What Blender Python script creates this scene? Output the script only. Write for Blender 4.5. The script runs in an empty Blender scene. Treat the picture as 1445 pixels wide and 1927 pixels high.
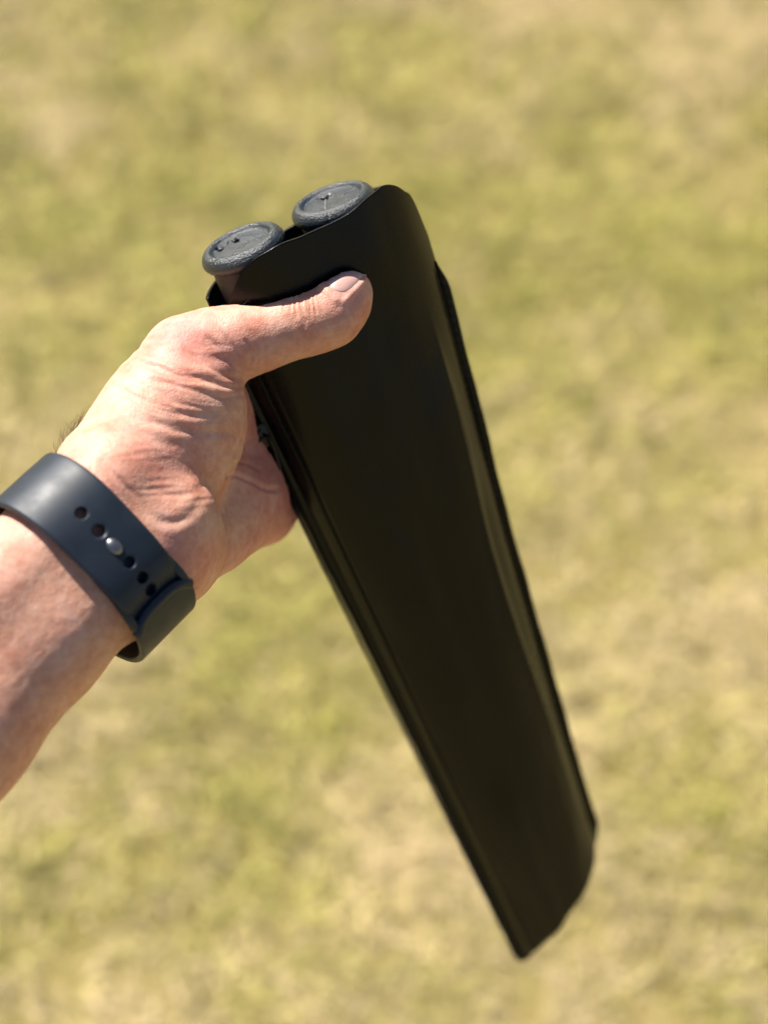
import bpy, bmesh, math, random
import numpy as np
from mathutils import Vector, Matrix

rng = np.random.default_rng(7)
random.seed(7)
scene = bpy.context.scene
COL = scene.collection

# ------------------------------------------------------------------ camera
FPX = 2676.0                       # focal length in photo pixels (1445 x 1927)
PITCH = math.radians(50)           # camera looks down at the lawn
CAM_POS = np.array([0.0, 0.0, 1.5])
AX = np.array([[1, 0, 0],
               [0, math.sin(PITCH), math.cos(PITCH)],
               [0, -math.cos(PITCH), math.sin(PITCH)]])    # rows: right, up, back


def cw(p):                         # view frame (right, up, back) -> world
    return CAM_POS + np.asarray(p, float) @ AX


def PX(x, y, d):                   # photo pixel at a depth -> view frame
    return np.array([(x - 722.5) / FPX * d, -(y - 963.5) / FPX * d, -d])


cam = bpy.data.cameras.new('camera')
cam.sensor_fit = 'VERTICAL'
cam.sensor_height = 24.0
cam.lens = 24.0 * FPX / 1927.0
cam.clip_start = 0.01
cam.clip_end = 3000
cam.dof.use_dof = True
cam.dof.focus_distance = 0.437
cam.dof.aperture_fstop = cam.lens / 9.8
cam_ob = bpy.data.objects.new('camera', cam)
COL.objects.link(cam_ob)
cam_ob.location = CAM_POS
cam_ob.rotation_euler = (math.radians(90) - PITCH, 0, 0)
scene.camera = cam_ob

# ------------------------------------------------------------------ sky + sun
SUN_VIEW = np.array([-0.42, 0.80, 0.26])
sw = SUN_VIEW @ AX
sw /= np.linalg.norm(sw)
elev = math.asin(sw[2])
azim = math.atan2(sw[0], sw[1])
world = bpy.data.worlds.new('World')
scene.world = world
world.use_nodes = True
wn = world.node_tree
wn.nodes.clear()
sky = wn.nodes.new('ShaderNodeTexSky')
sky.sky_type = 'NISHITA'
sky.sun_disc = False
sky.sun_elevation = elev
sky.sun_rotation = azim
bg = wn.nodes.new('ShaderNodeBackground')
bg.inputs['Strength'].default_value = 0.05
wo = wn.nodes.new('ShaderNodeOutputWorld')
wn.links.new(sky.outputs[0], bg.inputs[0])
wn.links.new(bg.outputs[0], wo.inputs[0])
sun = bpy.data.lights.new('sun', 'SUN')
sun.energy = 5.0
sun.angle = math.radians(0.5)
sun.color = (1.0, 0.94, 0.85)
sun_ob = bpy.data.objects.new('sun', sun)
COL.objects.link(sun_ob)
sun_ob.rotation_euler = Vector(sw).to_track_quat('Z', 'Y').to_euler()
scene.view_settings.view_transform = 'Standard'
scene.view_settings.look = 'None'
scene.view_settings.exposure = 0.80
scene.view_settings.gamma = 1.0
scene.cycles.use_denoising = True

# ------------------------------------------------------------------ helpers


def tag(o, label=None, cat=None, group=None, kind=None):
    if label: o['label'] = label
    if cat: o['category'] = cat
    if group: o['group'] = group
    if kind: o['kind'] = kind
    return o


def empty(name, loc):
    o = bpy.data.objects.new(name, None)
    o.empty_display_size = 0.01
    o.location = loc
    COL.objects.link(o)
    return o


def mesh_obj(name, verts, faces, mat, parent=None, smooth=True, view=True):
    """verts in the view frame (or world when view=False); kept local to the parent."""
    v = cw(verts) if view else np.asarray(verts, float)
    org = np.zeros(3)
    p = parent
    while p is not None:
        org = org + np.array(p.location)
        p = p.parent
    if parent is None:
        org = v.mean(axis=0)
    me = bpy.data.meshes.new(name)
    me.from_pydata((v - org).tolist(), [], faces)
    me.update()
    if smooth:
        me.polygons.foreach_set('use_smooth', [True] * len(me.polygons))
    me.materials.append(mat)
    o = bpy.data.objects.new(name, me)
    if parent is None:
        o.location = org
    COL.objects.link(o)
    o.parent = parent
    return o


def quads_mesh(name, v_world, quads, mat, parent):
    org = np.zeros(3)
    p = parent
    while p is not None:
        org = org + np.array(p.location)
        p = p.parent
    v = (v_world - org).astype(np.float32)
    k = quads.shape[1]
    me = bpy.data.meshes.new(name)
    me.vertices.add(len(v))
    me.vertices.foreach_set('co', v.ravel())
    me.loops.add(quads.size)
    me.loops.foreach_set('vertex_index', quads.astype(np.int32).ravel())
    me.polygons.add(len(quads))
    me.polygons.foreach_set('loop_start', np.arange(0, quads.size, k, dtype=np.int32))
    me.polygons.foreach_set('loop_total', np.full(len(quads), k, dtype=np.int32))
    me.polygons.foreach_set('use_smooth', np.ones(len(quads), dtype=bool))
    me.update(calc_edges=True)
    me.validate()
    me.materials.append(mat)
    o = bpy.data.objects.new(name, me)
    COL.objects.link(o)
    o.parent = parent
    return o


def sstep(a, b, x):
    t = np.clip((x - a) / (b - a), 0, 1)
    return t * t * (3 - 2 * t)


def vnoise(p, seed=0):
    """smooth value noise, p (N,3) in cells, returns -1..1"""
    p = np.asarray(p, float)
    i = np.floor(p).astype(np.int64)
    f = p - i
    f = f * f * f * (f * (f * 6 - 15) + 10)

    def h(a, b, c):
        n = (a * 374761393 + b * 668265263 + c * 2147483647 + seed * 1274126177) & 0xffffffff
        n = ((n ^ (n >> 13)) * 1274126177) & 0xffffffff
        n = ((n ^ (n >> 16)) * 2246822519) & 0xffffffff
        return ((n ^ (n >> 15)) & 0xffff) / 32767.5 - 1
    r = 0
    for a in (0, 1):
        for b in (0, 1):
            for c in (0, 1):
                w = (f[:, 0] if a else 1 - f[:, 0]) * (f[:, 1] if b else 1 - f[:, 1]) * (f[:, 2] if c else 1 - f[:, 2])
                r = r + w * h(i[:, 0] + a, i[:, 1] + b, i[:, 2] + c)
    return r


def unit(v):
    v = np.asarray(v, float)
    return v / np.linalg.norm(v)


def interp_smooth(xs, ys, x):
    """Catmull-like smooth interpolation through (xs, ys)"""
    xs = np.asarray(xs, float); ys = np.asarray(ys, float); x = np.asarray(x, float)
    m = np.gradient(ys, xs)
    k = np.clip(np.searchsorted(xs, x) - 1, 0, len(xs) - 2)
    h = xs[k + 1] - xs[k]
    t = np.clip((x - xs[k]) / h, 0, 1)
    return ((2*t**3 - 3*t**2 + 1) * ys[k] + (t**3 - 2*t**2 + t) * h * m[k]
            + (-2*t**3 + 3*t**2) * ys[k + 1] + (t**3 - t**2) * h * m[k + 1])


def grid_faces(nu, nv, flip=False, wrap_u=False):
    fs = []
    nn = nu if wrap_u else nu - 1
    for j in range(nv - 1):
        for i in range(nn):
            a = j * nu + i; b = j * nu + (i + 1) % nu
            c = (j + 1) * nu + (i + 1) % nu; d = (j + 1) * nu + i
            fs.append((a, d, c, b) if flip else (a, b, c, d))
    return fs


def solid_sheet(G, thick):
    """G (nv,nu,3) grid of the outer side -> closed shell with thickness to the inside (against normal)."""
    nv, nu, _ = G.shape
    du = np.gradient(G, axis=1); dv = np.gradient(G, axis=0)
    n = np.cross(du, dv)
    n /= np.linalg.norm(n, axis=2, keepdims=True) + 1e-12
    I = G - n * thick
    M = (G + I) / 2                               # mid line rounds the rim
    verts = np.concatenate([G.reshape(-1, 3), I.reshape(-1, 3)])
    N = nu * nv
    f = grid_faces(nu, nv)
    f += [tuple(N + k for k in reversed(q)) for q in grid_faces(nu, nv)]
    rim = [j for j in range(nu)] + [j * nu + nu - 1 for j in range(1, nv)] \
        + [(nv - 1) * nu + j for j in range(nu - 2, -1, -1)] + [j * nu for j in range(nv - 2, 0, -1)]
    K = len(rim)
    out = M.reshape(-1, 3)[rim] + 0.0
    # push the rim mid line outward a little for a rounded edge
    base = len(verts)
    verts = np.concatenate([verts, out])
    for a in range(K):
        b = (a + 1) % K
        f.append((rim[b], rim[a], base + a, base + b))
        f.append((base + b, base + a, N + rim[a], N + rim[b]))
    return verts, f


def tube(path, rad, sides=8, cap=True):
    path = np.asarray(path, float); n = len(path)
    rad = np.broadcast_to(np.asarray(rad, float), (n,))
    t = np.gradient(path, axis=0)
    t /= np.linalg.norm(t, axis=1, keepdims=True) + 1e-12
    ref = np.array([0.31, 0.57, 0.76])
    a = np.cross(t, ref); a /= np.linalg.norm(a, axis=1, keepdims=True) + 1e-12
    b = np.cross(t, a)
    th = np.arange(sides) * 2 * math.pi / sides
    v = (path[:, None] + rad[:, None, None] * (np.cos(th)[None, :, None] * a[:, None] + np.sin(th)[None, :, None] * b[:, None])).reshape(-1, 3)
    f = grid_faces(sides, n, wrap_u=True)
    if cap:
        f.append(tuple(range(sides)))
        f.append(tuple(reversed(range((n - 1) * sides, n * sides))))
    return v, f


def join(parts):
    V = []; F = []; o = 0
    for v, f in parts:
        V.append(np.asarray(v)); F += [tuple(k + o for k in q) for q in f]; o += len(v)
    return np.concatenate(V), F


# ------------------------------------------------------------------ materials
def new_mat(name):
    m = bpy.data.materials.new(name)
    m.use_nodes = True
    nt = m.node_tree
    return m, nt, nt.nodes['Principled BSDF']


def nd(nt, typ, **kw):
    n = nt.nodes.new(typ)
    for k, v in kw.items():
        if k in n.inputs:
            n.inputs[k].default_value = v
        else:
            setattr(n, k, v)
    return n


def ramp(nt, fac, stops):
    r = nt.nodes.new('ShaderNodeValToRGB')
    while len(r.color_ramp.elements) < len(stops):
        r.color_ramp.elements.new(0.5)
    for e, (p, c) in zip(r.color_ramp.elements, stops):
        e.position = p
        e.color = (*c, 1) if len(c) == 3 else c
    nt.links.new(fac, r.inputs[0])
    return r.outputs[0]


def bump(nt, height, dist, strength=1.0, prev=None):
    b = nt.nodes.new('ShaderNodeBump')
    b.inputs['Distance'].default_value = dist
    b.inputs['Strength'].default_value = strength
    nt.links.new(height, b.inputs['Height'])
    if prev is not None:
        nt.links.new(prev, b.inputs['Normal'])
    return b.outputs[0]


def objcoord(nt):
    return nt.nodes.new('ShaderNodeTexCoord').outputs['Object']


def noise(nt, vec, scale, detail=3, rough=0.5):
    n = nd(nt, 'ShaderNodeTexNoise', Scale=scale, Detail=detail, Roughness=rough)
    nt.links.new(vec, n.inputs['Vector'])
    return n.outputs[0]


def voro(nt, vec, scale, feature='F1'):
    n = nt.nodes.new('ShaderNodeTexVoronoi')
    n.feature = feature
    n.inputs['Scale'].default_value = scale
    nt.links.new(vec, n.inputs['Vector'])
    return n.outputs['Distance']


# --- skin
def make_skin():
    m, nt, b = new_mat('skin')
    oc = objcoord(nt)
    at = nt.nodes.new('ShaderNodeAttribute'); at.attribute_name = 'tone'
    sep = nt.nodes.new('ShaderNodeSeparateColor')
    nt.links.new(at.outputs['Color'], sep.inputs[0])
    n1 = noise(nt, oc, 90, 4, 0.6)
    n2 = noise(nt, oc, 420, 3, 0.6)
    tan = ramp(nt, n1, [(0.30, (0.65, 0.305, 0.200)), (0.50, (0.76, 0.42, 0.300)), (0.70, (0.82, 0.51, 0.39))])
    pink = ramp(nt, n1, [(0.30, (0.66, 0.240, 0.190)), (0.52, (0.74, 0.325, 0.265)), (0.72, (0.79, 0.43, 0.36))])
    mx = nt.nodes.new('ShaderNodeMix'); mx.data_type = 'RGBA'
    nt.links.new(sep.outputs[0], mx.inputs['Factor'])
    nt.links.new(tan, mx.inputs['A']); nt.links.new(pink, mx.inputs['B'])
    # fine freckly mottling
    mot = ramp(nt, n2, [(0.35, (0.86, 0.80, 0.78)), (0.62, (1.0, 1.0, 1.0))])
    mul = nt.nodes.new('ShaderNodeMix'); mul.data_type = 'RGBA'; mul.blend_type = 'MULTIPLY'
    mul.inputs['Factor'].default_value = 0.9
    nt.links.new(mx.outputs['Result'], mul.inputs['A']); nt.links.new(mot, mul.inputs['B'])
    nt.links.new(mul.outputs['Result'], b.inputs['Base Color'])
    b.inputs['Roughness'].default_value = 0.52
    b.inputs['Specular IOR Level'].default_value = 0.42
    b.inputs['Subsurface Weight'].default_value = 0.28
    b.inputs['Subsurface Radius'].default_value = (1.0, 0.32, 0.16)
    b.inputs['Subsurface Scale'].default_value = 0.0035
    # fine skin relief: small cells and cross lines
    v1 = voro(nt, oc, 1100, 'DISTANCE_TO_EDGE')
    n3 = noise(nt, oc, 700, 4, 0.6)
    nn = bump(nt, v1, 0.00022, 0.55)
    nn = bump(nt, n3, 0.0004, 0.5, nn)
    nt.links.new(nn, b.inputs['Normal'])
    return m


def make_nail():
    m, nt, b = new_mat('nail')
    at = nt.nodes.new('ShaderNodeAttribute'); at.attribute_name = 'along'
    c = ramp(nt, at.outputs['Fac'], [(0.0, (0.68, 0.45, 0.39)), (0.2, (0.64, 0.385, 0.335)), (0.86, (0.65, 0.385, 0.33)), (0.95, (0.68, 0.48, 0.41)), (1.0, (0.70, 0.56, 0.47))])
    nt.links.new(c, b.inputs['Base Color'])
    b.inputs['Roughness'].default_value = 0.32
    b.inputs['Subsurface Weight'].default_value = 0.2
    b.inputs['Subsurface Radius'].default_value = (1.0, 0.4, 0.25)
    b.inputs['Subsurface Scale'].default_value = 0.002
    oc = objcoord(nt)
    nt.links.new(bump(nt, noise(nt, oc, 500, 2), 0.0002, 0.3), b.inputs['Normal'])
    return m


def make_leather():
    m, nt, b = new_mat('black_leather')
    oc = objcoord(nt)
    n1 = noise(nt, oc, 60, 3)
    c = ramp(nt, n1, [(0.3, (0.0026, 0.0029, 0.0036)), (0.7, (0.0040, 0.0042, 0.0050))])
    # a few specks of dust
    v = voro(nt, oc, 130)
    sp = ramp(nt, v, [(0.014, (1, 1, 1)), (0.022, (0, 0, 0))])
    mx = nt.nodes.new('ShaderNodeMix'); mx.data_type = 'RGBA'
    nt.links.new(sp, mx.inputs['Factor'])
    nt.links.new(c, mx.inputs['A']); mx.inputs['B'].default_value = (0.14, 0.13, 0.11, 1)
    nt.links.new(mx.outputs['Result'], b.inputs['Base Color'])
    r = ramp(nt, noise(nt, oc, 35, 3), [(0.3, (0.20,) * 3), (0.7, (0.29,) * 3)])
    nt.links.new(r, b.inputs['Roughness'])
    b.inputs['Specular IOR Level'].default_value = 0.21
    g = voro(nt, oc, 1000, 'DISTANCE_TO_EDGE')
    nn = bump(nt, g, 0.0002, 0.28)
    nn = bump(nt, noise(nt, oc, 1100, 3), 0.0002, 0.18, nn)
    nt.links.new(nn, b.inputs['Normal'])
    return m


def make_simple(name, col, rough, metal=0.0, spec=0.5, bscale=None, bdist=0.0002, bstr=0.4, var=0.15):
    m, nt, b = new_mat(name)
    oc = objcoord(nt)
    n = noise(nt, oc, 80, 4)
    lo = tuple(c * (1 - var) for c in col); hi = tuple(c * (1 + var) for c in col)
    nt.links.new(ramp(nt, n, [(0.3, lo), (0.7, hi)]), b.inputs['Base Color'])
    rr = ramp(nt, noise(nt, oc, 140, 4), [(0.3, (max(rough - 0.06, 0.02),) * 3), (0.7, (min(rough + 0.06, 1),) * 3)])
    nt.links.new(rr, b.inputs['Roughness'])
    b.inputs['Metallic'].default_value = metal
    b.inputs['Specular IOR Level'].default_value = spec
    if bscale:
        nt.links.new(bump(nt, noise(nt, oc, bscale, 3, 0.6), bdist, bstr), b.inputs['Normal'])
    return m


SKIN = make_skin()
NAIL = make_nail()
LEATHER = make_leather()
RUBBER = make_simple('grey_rubber', (0.017, 0.025, 0.033), 0.31, spec=0.8, bscale=1800, bdist=0.0006, bstr=0.7)
PIT_SHADE = make_simple('pit_shade', (0.003, 0.003, 0.003), 1.0, spec=0.0)  # near-black colour standing in for shade inside the cap pits
LINE = make_simple('pale_rubber', (0.30, 0.30, 0.29), 0.6)
GRIP = make_simple('grip_rubber', (0.030, 0.028, 0.026), 0.55, spec=0.4, bscale=900, bdist=0.0003, bstr=0.4)
STRAP = make_simple('silicone', (0.012, 0.021, 0.036), 0.50, spec=0.5, bscale=2500, bdist=0.00005, bstr=0.25)
STEEL = make_simple('steel', (0.30, 0.30, 0.31), 0.42, metal=1.0)
GLASS = make_simple('watch_glass', (0.004, 0.004, 0.005), 0.08)
THREAD = make_simple('black_thread', (0.004, 0.004, 0.004), 0.8, spec=0.2)
TAPE = make_simple('zipper_tape', (0.006, 0.006, 0.006), 0.85, spec=0.2, bscale=2200, bdist=0.0003, bstr=0.6)
TEETH = make_simple('zipper_teeth', (0.010, 0.010, 0.010), 0.35, spec=0.5)
SLIDER = make_simple('blackened_metal', (0.02, 0.02, 0.019), 0.32, metal=0.6)
HAIR = make_simple('hair', (0.09, 0.058, 0.028), 0.45)

# ------------------------------------------------------------------ lawn
def make_ground():
    m, nt, b = new_mat('dry_lawn_soil')
    tc = nt.nodes.new('ShaderNodeTexCoord')
    oc = tc.outputs['Object']
    n1 = noise(nt, oc, 2.2, 5, 0.6)
    n2 = noise(nt, oc, 40, 5, 0.65)
    a = ramp(nt, n1, [(0.36, (0.27, 0.23, 0.07)), (0.5, (0.38, 0.31, 0.12)), (0.66, (0.46, 0.36, 0.17))])
    c = ramp(nt, n2, [(0.3, (0.45, 0.42, 0.36)), (0.7, (1.0, 1.0, 1.0))])
    mx = nt.nodes.new('ShaderNodeMix'); mx.data_type = 'RGBA'; mx.blend_type = 'MULTIPLY'
    mx.inputs['Factor'].default_value = 0.8
    nt.links.new(a, mx.inputs['A']); nt.links.new(c, mx.inputs['B'])
    nt.links.new(mx.outputs['Result'], b.inputs['Base Color'])
    b.inputs['Roughness'].default_value = 0.95
    b.inputs['Specular IOR Level'].default_value = 0.1
    nt.links.new(bump(nt, n2, 0.02, 0.6), b.inputs['Normal'])
    return m


g = 1500.0
ground = mesh_obj('ground', [(-g, -g, 0), (g, -g, 0), (g, g, 0), (-g, g, 0)], [(0, 1, 2, 3)], make_ground(), view=False, smooth=False)
ground.location = (0, 0, 0)
for v, c in zip(ground.data.vertices, [(-g, -g, 0), (g, -g, 0), (g, g, 0), (-g, g, 0)]):
    v.co = c
tag(ground, 'dry sunlit lawn soil under the grass', 'ground', kind='structure')


def make_grass():
    N = 330000
    M = 215000                                        # dense near the hand, thinner further out
    x = np.concatenate([rng.uniform(-1.5, 1.5, M), rng.uniform(-3.4, 3.4, N - M)])
    y = np.concatenate([rng.uniform(0.2, 4.0, M), rng.uniform(-1.6, 7.0, N - M)])
    P = np.stack([x, y, np.zeros(N)], 1)
    patch = 0.55 * vnoise(P * [1.6, 1.2, 1] + 11, 1) + 0.45 * vnoise(P * [5.5, 3.8, 1] + 3, 2) + 0.35 * vnoise(P * [15, 11, 1], 3)
    thin = 0.8 * vnoise(P * [10, 7, 1] + 31, 5) + 0.9 * vnoise(P * [26, 20, 1], 6)
    green = np.clip(0.44 + 0.62 * patch + np.interp(y, [0.6, 1.1, 1.9], [-0.20, -0.08, 0.14]) - 0.10 * sstep(0.1, 0.5, x) * sstep(1.6, 1.0, y) + 0.16 * sstep(0.1, -0.5, x) * sstep(1.5, 2.2, y) + rng.normal(0, 0.18, N), 0, 1)
    keep = thin + rng.normal(0, 0.35, N) > -0.55
    x, y, green = x[keep], y[keep], green[keep]
    patch = patch[keep]; N = len(x)
    L = rng.uniform(0.014, 0.046, N) * (1 + 0.35 * (green > 0.6))
    w = rng.uniform(0.0012, 0.0026, N)
    az = rng.uniform(0, 2 * math.pi, N)
    tilt = np.where(rng.uniform(0, 1, N) < 0.45 + 0.3 * (green < 0.4), rng.uniform(0.05, 0.35, N), rng.uniform(0.45, 1.35, N))
    dx, dy = np.cos(az), np.sin(az)
    sx, sy = -dy, dx
    z0 = rng.uniform(0.0, 0.010, N)
    b = np.stack([x, y, z0], 1)
    S = np.stack([sx, sy, np.zeros(N)], 1) * w[:, None] * 0.5
    mid = b + np.stack([dx * np.cos(tilt), dy * np.cos(tilt), np.sin(tilt)], 1) * (L * 0.55)[:, None]
    t2 = tilt - rng.uniform(0.1, 0.9, N)
    tip = mid + np.stack([dx * np.cos(t2), dy * np.cos(t2), np.sin(t2)], 1) * (L * 0.45)[:, None]
    tip[:, 2] = np.maximum(tip[:, 2], 0.001)
    V = np.stack([b - S, b + S, mid + S * 0.85, mid - S * 0.85, tip], 1).reshape(-1, 3)
    o = (np.arange(N) * 5)[:, None]
    T = np.concatenate([o + [0, 1, 2], o + [0, 2, 3], o + [3, 2, 4]], 1).reshape(-1, 3)
    m, nt, bs = new_mat('grass_blades')
    at = nt.nodes.new('ShaderNodeAttribute'); at.attribute_name = 'blade'
    nt.links.new(at.outputs['Color'], bs.inputs['Base Color'])
    bs.inputs['Roughness'].default_value = 0.6
    bs.inputs['Specular IOR Level'].default_value = 0.25
    bs.inputs['Subsurface Weight'].default_value = 0.0
    ob = quads_mesh('grass', V, T, m, None)
    straw = np.array([0.73, 0.58, 0.335]); straw2 = np.array([0.56, 0.435, 0.205]); grn = np.array([0.36, 0.355, 0.075]); olive = np.array([0.53, 0.465, 0.14])
    r = rng.uniform(0, 1, N)[:, None]
    dry = straw * r + straw2 * (1 - r)
    g2 = grn * r + olive * (1 - r)
    k = sstep(0.36, 0.72, green)[:, None]
    c = dry * (1 - k) + g2 * k
    PK = np.stack([x, y, x * 0], 1)
    cl = 0.28 * vnoise(PK * [26, 21, 1] + 5, 8) + 0.26 * vnoise(PK * [58, 46, 1] + 9, 9)
    c *= (rng.uniform(0.72, 1.12, N) * (1 + cl))[:, None]
    col = np.ones((N, 5, 4), np.float32); col[:, :, :3] = c[:, None]
    a = ob.data.color_attributes.new('blade', 'FLOAT_COLOR', 'POINT')
    a.data.foreach_set('color', col.ravel())
    tag(ob, 'short mown grass, half dry straw and half green, blurred behind the case', 'grass', kind='stuff')


make_grass()

# ------------------------------------------------------------------ frame of the stick case
mm = 0.001
O = PX(565, 424, 0.455)
E = PX(1050, 1692, 0.625)
A = unit(E - O)                                    # down the case
LEN = np.linalg.norm(E - O)
Wd = np.array([0.887, 0.457, 0.0])
Wd = unit(np.array([Wd[0], Wd[1], -(Wd[0] * A[0] + Wd[1] * A[1]) / A[2]]))   # across, to the right
Nn = np.cross(A, Wd)
if Nn[2] < 0: Nn = -Nn                             # out of the front


def CS(w, n, s):                                   # case frame (metres) -> view frame
    return O + np.multiply.outer(np.asarray(w, float), Wd) + np.multiply.outer(np.asarray(n, float), Nn) + np.multiply.outer(np.asarray(s, float), A)


def half_w(s):
    return np.interp(s, [-0.02, 0.03, LEN + 0.02], [0.0375, 0.0370, 0.0235])


def half_r(s):                                     # the right half runs a little wider at the top
    return half_w(s) + np.interp(s, [0.0, 0.03, 0.14, 0.25, LEN], [0.0026, 0.0020, -0.0007, -0.0006, 0.0003])


def half_h(s):
    return np.interp(s, [-0.02, 0.02, LEN * 0.6, LEN + 0.02], [0.0165, 0.0165, 0.0145, 0.012])


def dome(x):
    return (np.clip(1 - np.abs(x) ** 2.7, 0, 1)) ** np.where(np.asarray(x) > 0, 0.95, 0.72)


def case_sdf(p):
    q = p - O
    w = q @ Wd; n = q @ Nn; s = q @ A
    W = half_w(s) + 0.0012; H = half_h(s) + 0.0008
    x = np.abs(w) / W; yv = np.abs(n) / H
    f = (x ** 2.7 + yv ** 1.7 + 1e-9) ** (1 / 2.2) - 1
    body = f * H
    flange = np.maximum(np.abs(n) - 0.0017, np.abs(w) - (W + 0.0052))
    d = np.minimum(body, flange)
    return np.maximum(d, -s - 0.004)


# ------------------------------------------------------------------ the hand as one implicit surface
def R(px, d): return px * d / FPX


def round_cone(p, a, b, r1, r2):
    ba = b - a
    l2 = ba @ ba
    rr = r1 - r2
    a2 = l2 - rr * rr
    il2 = 1.0 / l2
    pa = p - a
    y = pa @ ba
    z = y - l2
    x2 = ((pa * l2 - y[:, None] * ba) ** 2).sum(1)
    y2 = y * y * l2
    z2 = z * z * l2
    k = np.sign(rr) * rr * rr * x2
    d = (np.sqrt(np.maximum(x2 * a2 * il2, 0)) + y * rr) * il2 - r1
    c1 = np.sign(z) * a2 * z2 > k
    c2 = np.sign(y) * a2 * y2 < k
    d = np.where(c2, np.sqrt(x2 + y2) * il2 - r1, d)
    d = np.where(c1, np.sqrt(x2 + z2) * il2 - r2, d)
    return d


def smin(a, b, k):
    h = np.maximum(k - np.abs(a - b), 0) / k
    return np.minimum(a, b) - h * h * k * 0.25


def smax(a, b, k):
    return -smin(-a, -b, k)


def chain(pts):
    """list of (px,py,depth,rpx) -> list of cones"""
    c = []
    for p, q in zip(pts[:-1], pts[1:]):
        c.append((PX(*p[:3]), PX(*q[:3]), R(p[3], p[2]), R(q[3], q[2])))
    return c


THUMB = chain([(352, 668, .449, 74), (400, 655, .4495, 73), (450, 642, .450, 69), (500, 632, .4505, 61),
               (545, 615, .451, 59), (582, 606, .4515, 59), (618, 593, .4525, 60), (640, 569, .4525, 54), (653, 549, .452, 46)])
# wrist frame
ELB = unit([-0.62, -0.66, 0.42])                   # towards the elbow
WU = np.array([0.66, -0.72, 0.0]); WU[2] = -(WU[:2] @ ELB[:2]) / ELB[2]; WU = unit(WU)   # towards the little-finger side
WV = np.cross(ELB, WU)
if WV[2] < 0: WV = -WV                             # out of the palm side of the wrist
WC = PX(160, 1052, 0.413)


def wr(u, v, e): return WC + WU * u + WV * v + ELB * e


ARM = []
prof = [(-0.022, 0.0092, 0.0178), (-0.002, 0.0072, 0.0178), (0.025, 0.0078, 0.0183), (0.06, 0.0100, 0.0203), (0.11, 0.0130, 0.0245), (0.19, 0.0150, 0.0305)]
for s in (-1, 1):
    for (e0, o0, r0), (e1, o1, r1) in zip(prof[:-1], prof[1:]):
        ARM.append((wr(s * o0, 0, e0), wr(s * o1, 0, e1), r0, r1))
THENAR = chain([(225, 890, .429, 112), (285, 830, .440, 112), (322, 775, .446, 110), (352, 690, .449, 84)]) \
    + chain([(352, 768, .447, 105), (348, 812, .448, 98), (318, 865, .445, 100), (285, 890, .438, 100)])
HYPO = chain([(262, 1076, .430, 86), (320, 1044, .446, 82), (392, 985, .468, 79), (440, 940, .480, 70), (462, 912, .492, 64)])
# knuckles in the case frame: the palm wraps round the zipper edge
MC = [CS(-0.0475, -0.005, 0.042), CS(-0.049, -0.009, 0.060), CS(-0.0495, -0.009, 0.0765), CS(-0.0480, -0.008, 0.0905)]
RW = PX(240, 935, .436)
UW = PX(300, 1040, .449)
PALM = []
for i, m_ in enumerate(MC):
    base = RW + (UW - RW) * (i / 3)
    PALM.append((base, m_, 0.0140, 0.0122 - 0.0006 * i))
PALM.append((PX(352, 690, .452), MC[0], 0.0125, 0.0115))
PALM.append((PX(395, 905, .468), MC[2], 0.0125, 0.0115))
PALM.append((PX(370, 800, .465), MC[1], 0.0130, 0.0118))
PALM.append((MC[0], MC[3], 0.0112, 0.0105))
PALM.append((PX(415, 962, .474), MC[3], 0.0130, 0.0112))
FING = []
for i, (s0, m_, r0) in enumerate(zip((0.036, 0.056, 0.0755, 0.0915), MC, (0.0100, 0.0102, 0.0096, 0.0084))):
    ln = (0.95, 1.05, 1.0, 0.82)[i]
    H = float(half_h(s0))
    pts = [m_, CS(-0.012 * ln - 0.006, -H - r0 - 0.001, s0 - 0.001), CS(0.012 * ln, -H - r0 * 0.95, s0 - 0.002), CS(0.030 * ln, -H * 0.85 - r0 * 0.85, s0 - 0.001)]
    rr = [0.0112, r0, r0 * 0.9, r0 * 0.78]
    FING.append([(pts[k], pts[k + 1], rr[k], rr[k + 1]) for k in range(3)])


def union(p, cones, k):
    d = None
    for c in cones:
        e = round_cone(p, *c)
        d = e if d is None else smin(d, e, k)
    return d


def hand_sdf(p):
    out = np.empty(len(p))
    step = 400000
    for i in range(0, len(p), step):
        q = p[i:i + step]
        arm = union(q, ARM, 0.006)
        th = union(q, THENAR, 0.008)
        hy = union(q, HYPO, 0.006)
        pa = union(q, PALM, 0.006)
        d = smin(hy, pa, 0.010)
        d = smin(d, arm, 0.020)
        d = smin(d, th, 0.0045)
        tb = union(q, THUMB, 0.003)
        d = smin(d, tb, 0.004)
        fg = None
        for F_ in FING:
            e = union(q, F_, 0.003)
            fg = e if fg is None else smin(fg, e, 0.0012)
        d = smin(d, fg, 0.003)
        d = smax(d, -(case_sdf(q) - 0.0004), 0.0012)
        out[i:i + step] = d
    return out


def sdf_grad(p, e=0.0004):
    g_ = np.empty_like(p)
    for a in range(3):
        dp = np.zeros(3); dp[a] = e
        g_[:, a] = hand_sdf(p + dp) - hand_sdf(p - dp)
    return g_ / (np.linalg.norm(g_, axis=1, keepdims=True) + 1e-12)


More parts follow.
